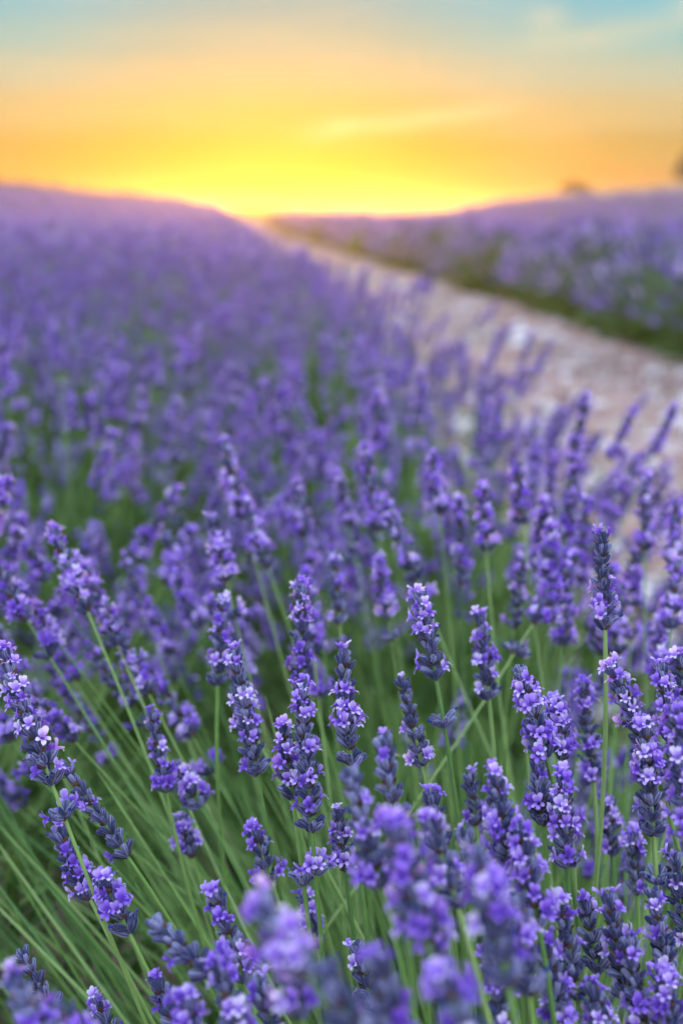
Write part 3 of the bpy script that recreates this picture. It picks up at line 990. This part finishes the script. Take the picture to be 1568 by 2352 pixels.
# soft spikes that stand out behind the sharp ones (spike base in the photograph)
for px, py, d, ln in [(560, 1190, .74, -18), (615, 1300, .72, -18), (868, 1215, .74, -9), (1008, 1180, .78, -8), (1200, 1200, .70, 0), (1116, 1262, .68, -4),
                      (800, 1205, .82, -10), (1312, 1060, .88, 12), (1398, 1052, .98, 24), (1500, 1040, 1.0, 20), (1422, 1130, .95, 22), (955, 1330, .70, -18),
                      (520, 1330, .66, -15), (1480, 1260, .72, 8), (1545, 1300, .70, 10), (1300, 1230, .78, 4), (1240, 1310, .74, 2), (700, 1230, .78, -8),
                      (780, 1430, .66, -8), (890, 1420, .68, -8), (440, 1690, .66, -30), (1260, 1370, .68, 0), (1060, 1340, .74, -4), (1540, 1440, .62, 8),
                      (200, 1400, .60, -20), (270, 1480, .62, -28), (340, 1590, .62, -28), (60, 1420, .60, -30), (130, 1470, .63, -32), (40, 1560, .66, -30),
                      (180, 1560, .68, -34), (300, 1620, .68, -30), (95, 1640, .70, -36), (230, 1700, .72, -34), (20, 1330, .68, -30), (110, 1330, .72, -30),
                      (1180, 1440, .68, 2), (1290, 1480, .66, 4), (1225, 1430, .64, 30), (560, 1560, .70, -22), (720, 1500, .66, -6), (1420, 1500, .68, 10),
                      (1500, 1560, .64, 12), (1330, 1330, .76, 6), (1450, 1390, .74, 10), (170, 1700, .60, -36), (25, 1700, .62, -40), (60, 1850, .72, -42),
                      (390, 1500, .74, -26), (460, 1440, .74, -24), (420, 1350, .80, -22), (330, 1400, .78, -26)]:
    photo_stalk(px, py, d, rs, ln + rs.uniform(-4, 4))

BUSHES = []                                 # (x, y, radius, near?)


def in_wedge(x, y, m=0.08):
    return y > -0.2 and abs(x) < (abs(y) * 0.345 + 0.9 + m)


rs = np.random.RandomState(5)
for k in range(-30, 14):
    if k == 0:
        lc = 0.34
    elif k < 0:
        lc = 0.34 + 0.66 * k
    else:
        lc = 3.28 + 1.55 * (k - 1)
    s = 0.42 if k == 0 else rs.uniform(-0.3, 0.5)
    while s < 50:
        l = lc + rs.uniform(-0.1, 0.1) * (2.2 if k == 1 else 1) + (-0.22 if (k == 0 and s < 0.5) else 0)
        x, y = l - ROW_SLOPE * s, s
        if in_wedge(x, y) and not (k > 0 and math.hypot(x, y) > 45.5):
            BUSHES.append((x, y, rs.uniform(0.78, 1.25) if k == 1 else rs.uniform(0.84, 1.16) * (1.06 if k == 0 else 1) * (0.92 if s > 5 else 1), k))
        s += rs.uniform(0.68, 0.85)


def dome_dir(rs, tmax):
    th = math.acos(rs.uniform(math.cos(tmax), 1))
    ph = rs.uniform(0, 2 * math.pi)
    return np.array([math.sin(th) * math.cos(ph), math.sin(th) * math.sin(ph), math.cos(th)])


bulk, clump_pts, tuft_pts, hum_pts = [], [], [], []
EDGE = []
rs = np.random.RandomState(9)
for (x, y, rad, k) in BUSHES:
    g = float(ground_h(x, y))
    foot = np.array([x, y, g + 0.10])
    d = math.hypot(x, y)
    if k == 1 and 3.0 < y < 17:
        EDGE.append((x, y, rad))
        continue
    if d < 6.0:
        n = 185
        for q in range(n):
            dr = dome_dir(rs, R(68))
            ln = rs.uniform(0.44, 0.57) * rad * (1 - 0.10 * (1 - dr[2]))
            f2 = foot + np.array([rs.uniform(-0.12, 0.12), rs.uniform(-0.12, 0.12), 0])
            base = f2 + dr * ln
            ax = dr + np.array([0, 0, 0.22]) + rs.uniform(-0.1, 0.1, 3)
            ax /= np.linalg.norm(ax)
            u, v, dep = project(base + ax * 0.02)
            inside = -80 < u < W + 80 and v < H + 250 and dep > 0
            if dep > -0.05 and dep < 0.58 and (inside or dep < 0.3) and abs(u - W / 2) < W * 1.1:
                continue                     # kept free for the stalks read from the photograph
            if np.linalg.norm(base - C_O) < 0.3:
                continue
            if inside and v > 1480 and (dep < 0.75 or (u < 950 and v > 1560)):
                continue
            STALKS.append((base, ax, rs.uniform(0.95, 1.32), rs.randint(16), rs.uniform(0, 6.3), False))
        for q in range(300):
            dr = dome_dir(rs, R(85))
            p = foot + dr * rs.uniform(0.05, 0.36) * rad + np.array([0, 0, -0.06])
            if project(p)[2] < 0.25 and abs(p[0]) < 0.4:
                continue
            tuft_pts.append((p, dr))
        if d > 0.9:
            hum_pts.append((x, y, g, rad * 0.92))
    else:
        for q in range(28 if d < 20 else 20):
            dr = dome_dir(rs, R(76))
            p = foot + dr * rs.uniform(0.46, 0.56) * rad
            clump_pts.append((p, dr, 1.0 if d < 20 else 1.35))
        hum_pts.append((x, y, g, rad * 1.15))

# which of them show largest: a coarse picture of the spikes, near ones drawn first
BW, BH = 392, 588
idbuf = np.full((BH, BW), -1, dtype=np.int32)
items = [(np.asarray(b), np.asarray(t), -1) for b, t, _ in SHADOW]
items += [(b, b + a * VAR[v]['len'] * s, i) for i, (b, a, s, v, r, p) in enumerate(STALKS)]
items = [(project(b), project(t), i) for b, t, i in items]
items = [it for it in items if it[0][2] > 0.12]
items.sort(key=lambda it: it[0][2])
for (u0, v0, d0), (u1, v1, d1), i in items:
    rpx = 0.008 / d0 * FPX / 4
    us, vs_ = np.array([u0, u1]) / 4, np.array([v0, v1]) / 4
    x0, x1 = int(max(0, us.min() - rpx)), int(min(BW - 1, us.max() + rpx))
    y0, y1 = int(max(0, vs_.min() - rpx)), int(min(BH - 1, vs_.max() + rpx))
    if x1 <= x0 or y1 <= y0:
        continue
    X, Y = np.meshgrid(np.arange(x0, x1 + 1), np.arange(y0, y1 + 1))
    dx, dy = us[1] - us[0], vs_[1] - vs_[0]
    t = np.clip(((X - us[0]) * dx + (Y - vs_[0]) * dy) / (dx * dx + dy * dy + 1e-6), 0, 1)
    m = (X - us[0] - t * dx) ** 2 + (Y - vs_[0] - t * dy) ** 2 < rpx * rpx
    sub = idbuf[y0:y1 + 1, x0:x1 + 1]
    sub[m & (sub == -1)] = i if i >= 0 else -2
seen = np.bincount(idbuf[idbuf >= 0], minlength=len(STALKS))
order = np.argsort(-seen)
N_SINGLE = 240
single = set(int(i) for i in order[:N_SINGLE] if seen[i] > 8)


MARKS = [((60, 1640), 'the far leaning sharp spike'), ((215, 1860), 'the thin mostly grey spike'), ((365, 1720), 'the thin budded spike'),
         ((560, 1620), 'the spike with dark gaps'), ((700, 1740), 'the longest sharp spike'), ((796, 1620), 'the plump sharp spike'),
         ((980, 1460), 'the waisted spike'), ((1112, 1510), 'the thick leafy spike'), ((1222, 1630), 'the shrivelled tip spike'),
         ((1385, 1330), 'the tall lone spike'), ((1500, 1640), 'the thick dark spike')]


def lean_group(b, ax):
    sx = ax[0]
    how = 'bent far over' if sx < -0.42 else 'tilting away from the path' if sx < -0.10 else 'standing upright' if sx < 0.20 else 'tilting towards the path'
    u, v, d = project(b)
    if d > 1.3:
        return 'lavender stalk %s, far back in the dense bank' % how, 'stalks far back in the bank'
    mk = min(MARKS, key=lambda m: abs(m[0][0] - u) + 0.15 * abs(m[0][1] - v))[1]
    if d > 0.85:
        return 'small soft lavender stalk %s, well behind %s' % (how, mk), 'stalks well behind the sharp spikes'
    return 'soft lavender stalk %s, just behind %s' % (how, mk), 'stalks just behind the sharp spikes'


for i in sorted(single):
    b, ax, s, v, roll, p = STALKS[i]
    F = frame_z(ax, (0.2, 1, 0.1)) @ rotz3(roll)
    footp = b - ax * STEM_LEN * s
    lb, gr = lean_group(b, ax)
    gr = lb.split(', ', 1)[-1] + ', ' + gr.split(' ')[0] + ' ' + lb.split(' stalk ')[1].split(',')[0]
    root = tag(empty('lavender_stalk', footp), lb, 'lavender', gr)
    Mx = Matrix(mat4(F, b - footp, s).tolist())
    o = link(bpy.data.objects.new('stem', VAR[v]['stem']), root)
    o.matrix_basis = Mx
    o = link(bpy.data.objects.new('flower_spike', VAR[v]['cal']), root)
    o.matrix_basis = Mx
    o['kind'] = 'stuff'
    c = link(bpy.data.objects.new('open_florets', VAR[v]['flo']), o)
    c['kind'] = 'stuff'
rest = [STALKS[i] for i in range(len(STALKS)) if i not in single]
if rest:
    rot = [Matrix((frame_z(a, (0.2, 1, 0.1)) @ rotz3(r)).tolist()).to_euler('XYZ') for b, a, s, v, r, p in rest]
    scatter('lavender_stalks', 'stalk', [b for b, *_ in rest], [tuple(e) for e in rot], [q[2] for q in rest],
            'dense bank of purple lavender flowers beside the path', 'lavender', idx=[q[3] for q in rest])


def align(d, rs):
    return tuple(Matrix((frame_z(d, (0.2, 1, 0.1)) @ rotz3(rs.uniform(0, 6.3))).tolist()).to_euler('XYZ'))


rs = np.random.RandomState(15)
scatter('lavender_field', 'clump', [p for p, d, s in clump_pts], [align(d + np.array([0, 0, 0.5]), rs) for p, d, s in clump_pts], [s * rs.uniform(0.85, 1.15) for p, d, s in clump_pts],
        'purple lavender rows stretching away to the horizon', 'lavender field')
scatter('lavender_leaves', 'tuft', [p for p, d in tuft_pts], [align(d + np.array([0, 0, 0.6]), rs) for p, d in tuft_pts], [rs.uniform(0.8, 1.3) for _ in tuft_pts],
        'narrow green leaves at the foot of the lavender', 'leaves')
scatter('lavender_undergrowth', 'hummock', [(x, y, g - 0.02) for x, y, g, s in hum_pts], [(0, 0, rs.uniform(0, 6.3)) for _ in hum_pts], [s for *_, s in hum_pts],
        'dark green leafy hearts of the lavender bushes', 'undergrowth')

# green stems of the front bush whose heads stand elsewhere
shoots = []
for i in range(5):
    r2 = np.random.RandomState(680 + i)
    cx, cyv = r2.uniform(-0.05, 0.05, 2)
    t = np.array([0, 0.06, 0.12, 0.18, 0.24, 0.30, 0.35, 0.38, 0.40, 0.42])
    rad_ = np.interp(t, [0, 0.30, 0.40, 0.42], [1.6, 1.1, 0.6, 0.15]) * MM
    V, Q = tube(np.stack([cx * (t / 0.42) ** 2, cyv * (t / 0.42) ** 2, t], -1), rad_, 6)
    shoots.append(build('shoot', V, Q, M_STEM, tint=np.full(len(V), r2.rand())))
library('shoot', shoots)
pts, rots = [], []
r2 = np.random.RandomState(21)
for q in range(420):
    u = r2.uniform(-500, 1000) if q < 290 else r2.uniform(900, 1650)
    tipv = np.interp(u, [-500, 0, 300, 600, 1000, 1650], [1850, 1700, 1560, 1600, 1560, 1650]) + r2.uniform(0, 420)
    dep = r2.uniform(0.56, 1.1)
    a = lean_at(np.clip(u, 0, 1568)) + r2.uniform(-0.13, 0.13)
    tipp = at(u, tipv, dep)
    ax = C_R * math.sin(a) + (C_U * 0.95 + C_F * r2.uniform(-0.25, 0.25)) * math.cos(a)
    ax /= np.linalg.norm(ax)
    pts.append(tipp - ax * 0.42)
    rots.append(align(ax, r2))
scatter('green_stems', 'shoot', pts, rots, np.ones(len(pts)), 'thin green lavender stems fanning out of the front bush', 'stems')

# ------------------------------------------------------------------ bushes along the far edge of the path
edge_mesh = []
for i in range(3):
    rs = np.random.RandomState(900 + i)
    fl, st = Joiner(), Joiner()
    for q in range(420):
        dr = dome_dir(rs, R(80))
        p = np.array([rs.uniform(-0.1, 0.1), rs.uniform(-0.1, 0.1), 0.1]) + dr * rs.uniform(0.42, 0.55)
        a = dr + np.array([0, 0, 0.35])
        a /= np.linalg.norm(a)
        V, Q = tube(np.array([p - a * 0.3, p - a * 0.15, p]), [0.0014] * 3, 3)
        st.add(V, Q, 0, rs.rand())
        V, Q = tube(np.linspace(p, p + a * rs.uniform(0.035, 0.06), 5), np.array([0.003, 0.0078, 0.0058, 0.0075, 0.0028]), 6)
        fl.add(V + rs.uniform(-0.0015, 0.0015, V.shape), Q, int(rs.rand() < 0.62), rs.rand())
    lf = Joiner()
    for q in range(520):
        dr = dome_dir(rs, R(95))
        p = np.array([0, 0, 0.06]) + dr * rs.uniform(0.2, 0.42)
        tv = P_TUFT = tufts[rs.randint(6)]
        for b in range(3):
            ang = rs.uniform(0, 6.3)
            d2 = dr + rs.uniform(-0.5, 0.5, 3) + np.array([0, 0, 0.4])
            d2 /= np.linalg.norm(d2)
            F = frame_z(d2, (math.cos(ang), math.sin(ang), 0))
            V = np.array([(-0.003, 0, 0), (0.003, 0, 0), (-0.004, 0, 0.04), (0.004, 0, 0.04), (-0.0005, 0, 0.085), (0.0005, 0, 0.085)])
            lf.add(V, grid_quads(3, 2, False), 0, rs.rand(), mat4(F, p, rs.uniform(0.8, 1.4)))
    edge_mesh.append((lf.mesh('leaf_mass', [M_LEAF]), st.mesh('stems', [M_STEM]), fl.mesh('flower_spikes', [M_PETAL, M_CALYX], smooth=False), hum[i]))
rs = np.random.RandomState(33)
for i, (x, y, rad) in enumerate(EDGE):
    g = float(ground_h(x, y))
    root = tag(empty('lavender_bush', (x, y, g - 0.01)), 'low rounded lavender bush with green skirt bordering the stony path', 'lavender bush', 'lavender bushes across the path')
    root.rotation_euler = (0, 0, rs.uniform(0, 6.3))
    root.scale = (rad * 1.05,) * 3
    lf, st, fl, hm = edge_mesh[i % 3]
    for nm, me in (('foliage', lf), ('heart', hm), ('stems', st), ('flower_spikes', fl)):
        o = link(bpy.data.objects.new(nm, me), root)
        o['kind'] = 'stuff'


# ------------------------------------------------------------------ trees on the skyline
def crown_mesh(name, seed, sx, sz, n=1500, leaf=0.085):
    rs = np.random.RandomState(seed)
    j = Joiner()
    cl = [(rs.uniform(-0.7, 0.7), rs.uniform(-0.7, 0.7), rs.uniform(0.15, 0.8), rs.uniform(0.25, 0.5)) for _ in range(16)]
    for k in range(n):
        cx, cy_, cz, r = cl[rs.randint(16)]
        v = rs.randn(3)
        v = v / np.linalg.norm(v) * r * rs.uniform(0.5, 1.0)
        p = np.array([(cx * math.sqrt(max(0.1, 1 - (cz * 0.9) ** 2)) + v[0]) * sx, (cy_ * 0.8 + v[1]) * sx, (cz + v[2] * 0.6) * sz])
        F = frame_z(rs.randn(3), rs.randn(3))
        s = leaf * rs.uniform(0.6, 1.3)
        j.add(np.array([(-s, -s * 0.6, 0), (s, -s * 0.5, 0.05), (s * 0.8, s * 0.6, 0), (-s * 0.9, s * 0.5, -0.05)]), np.array([[0, 1, 2, 3]]), 0, rs.rand(), mat4(F, p))
    return j.mesh(name, [M_TREE], smooth=False)


def trunk_mesh(h, r, seed):
    rs = np.random.RandomState(seed)
    j = Joiner()
    V, Q = tube(np.array([[0, 0, -0.3], [0.05, 0, h * 0.4], [0.1, 0.05, h]]), [r * 1.3, r, r * 0.6], 8)
    j.add(V, Q)
    for k in range(5):
        a = k * 1.3 + rs.rand()
        V, Q = tube(np.array([[0.05, 0, h * 0.55], [0.5 * h * 0.5 * math.cos(a), 0.5 * h * 0.5 * math.sin(a), h * 0.95], [h * 0.5 * math.cos(a), h * 0.5 * math.sin(a), h * 1.25]]), [r * 0.5, r * 0.35, r * 0.15], 6)
        j.add(V, Q)
    return j.mesh('trunk', [M_BARK])


def skyline_tree(name, px, dist, sx, sz, trunk_h, label, cat, seed, sink=0.0):
    ta = (px - W / 2) / FPX * math.cos(R(PITCH))
    y = dist / math.sqrt(1 + ta * ta)
    x = ta * y
    root = tag(empty(name, (x, y, float(ground_h(x, y)) - sink)), label, cat)
    c = link(bpy.data.objects.new('crown', crown_mesh('crown', seed, sx, sz, 2600)), root)
    c.location = (0, 0, trunk_h * 0.8)
    link(bpy.data.objects.new('trunk', trunk_mesh(max(trunk_h, 0.6), 0.12 + sx * 0.04, seed)), root)
    return root


skyline_tree('shrub', 1578, 69, 1.0, 1.7, 0.4, 'tall dark shrub standing on the hill crest', 'shrub', 71)
skyline_tree('bush', 1320, 69.5, 1.05, 0.7, 0.1, 'low dark domed bush alone on the hill crest', 'bush', 72, 0.1)
skyline_tree('bush', 305, 70, 0.8, 0.45, 0.1, 'small dark bush on the low ridge across the lavender', 'bush', 73, 0.15)
j = Joiner()
rs = np.random.RandomState(81)
for px in np.concatenate([rs.uniform(560, 800, 60), rs.uniform(-40, 340, 70)]):
    dist = 70.5 if px < 400 else rs.uniform(400, 480)
    ta = (px - W / 2) / FPX * math.cos(R(PITCH))
    y = dist / math.sqrt(1 + ta * ta)
    x = ta * y
    g = float(ground_h(x, y))
    for k in range(26):
        F = frame_z(rs.randn(3), rs.randn(3))
        s = (0.10 if px < 400 else 0.4) * rs.uniform(0.5, 1.2)
        j.add(np.array([(-s, -s, 0), (s, -s, 0), (s, s, 0), (-s, s, 0)]), np.array([[0, 1, 2, 3]]), 0, rs.rand(), mat4(F, (x + rs.randn() * 0.9, y + rs.randn() * 0.6, g + abs(rs.randn()) * (0.2 if px < 400 else 0.55))))
tl = link(bpy.data.objects.new('treeline', j.mesh('treeline', [M_TREE], smooth=False)))
tag(tl, 'thin dark line of distant scrub along the horizon', 'treeline', kind='stuff')

# ------------------------------------------------------------------ evening haze
m, t, out = new_mat('haze')
pv = N(t, 'ShaderNodeVolumePrincipled')
pv.inputs['Color'].default_value = (1.0, 0.86, 0.62, 1)
pv.inputs['Density'].default_value = 0.0035
pv.inputs['Anisotropy'].default_value = 0.77
L(t, pv.outputs[0], out.inputs['Volume'])
hv = np.array([(sx, sy, sz) for sz in (-1.5, 4.6) for sx, sy in ((-950, -950), (950, -950), (950, 950), (-950, 950))], dtype=float)
hq = np.array([(3, 2, 1, 0), (4, 5, 6, 7), (0, 1, 5, 4), (1, 2, 6, 5), (2, 3, 7, 6), (3, 0, 4, 7)])
hz = link(bpy.data.objects.new('haze', build('haze', hv, hq, m, smooth=False)))
tag(hz, 'warm evening haze hanging over the whole field', 'haze', kind='stuff')
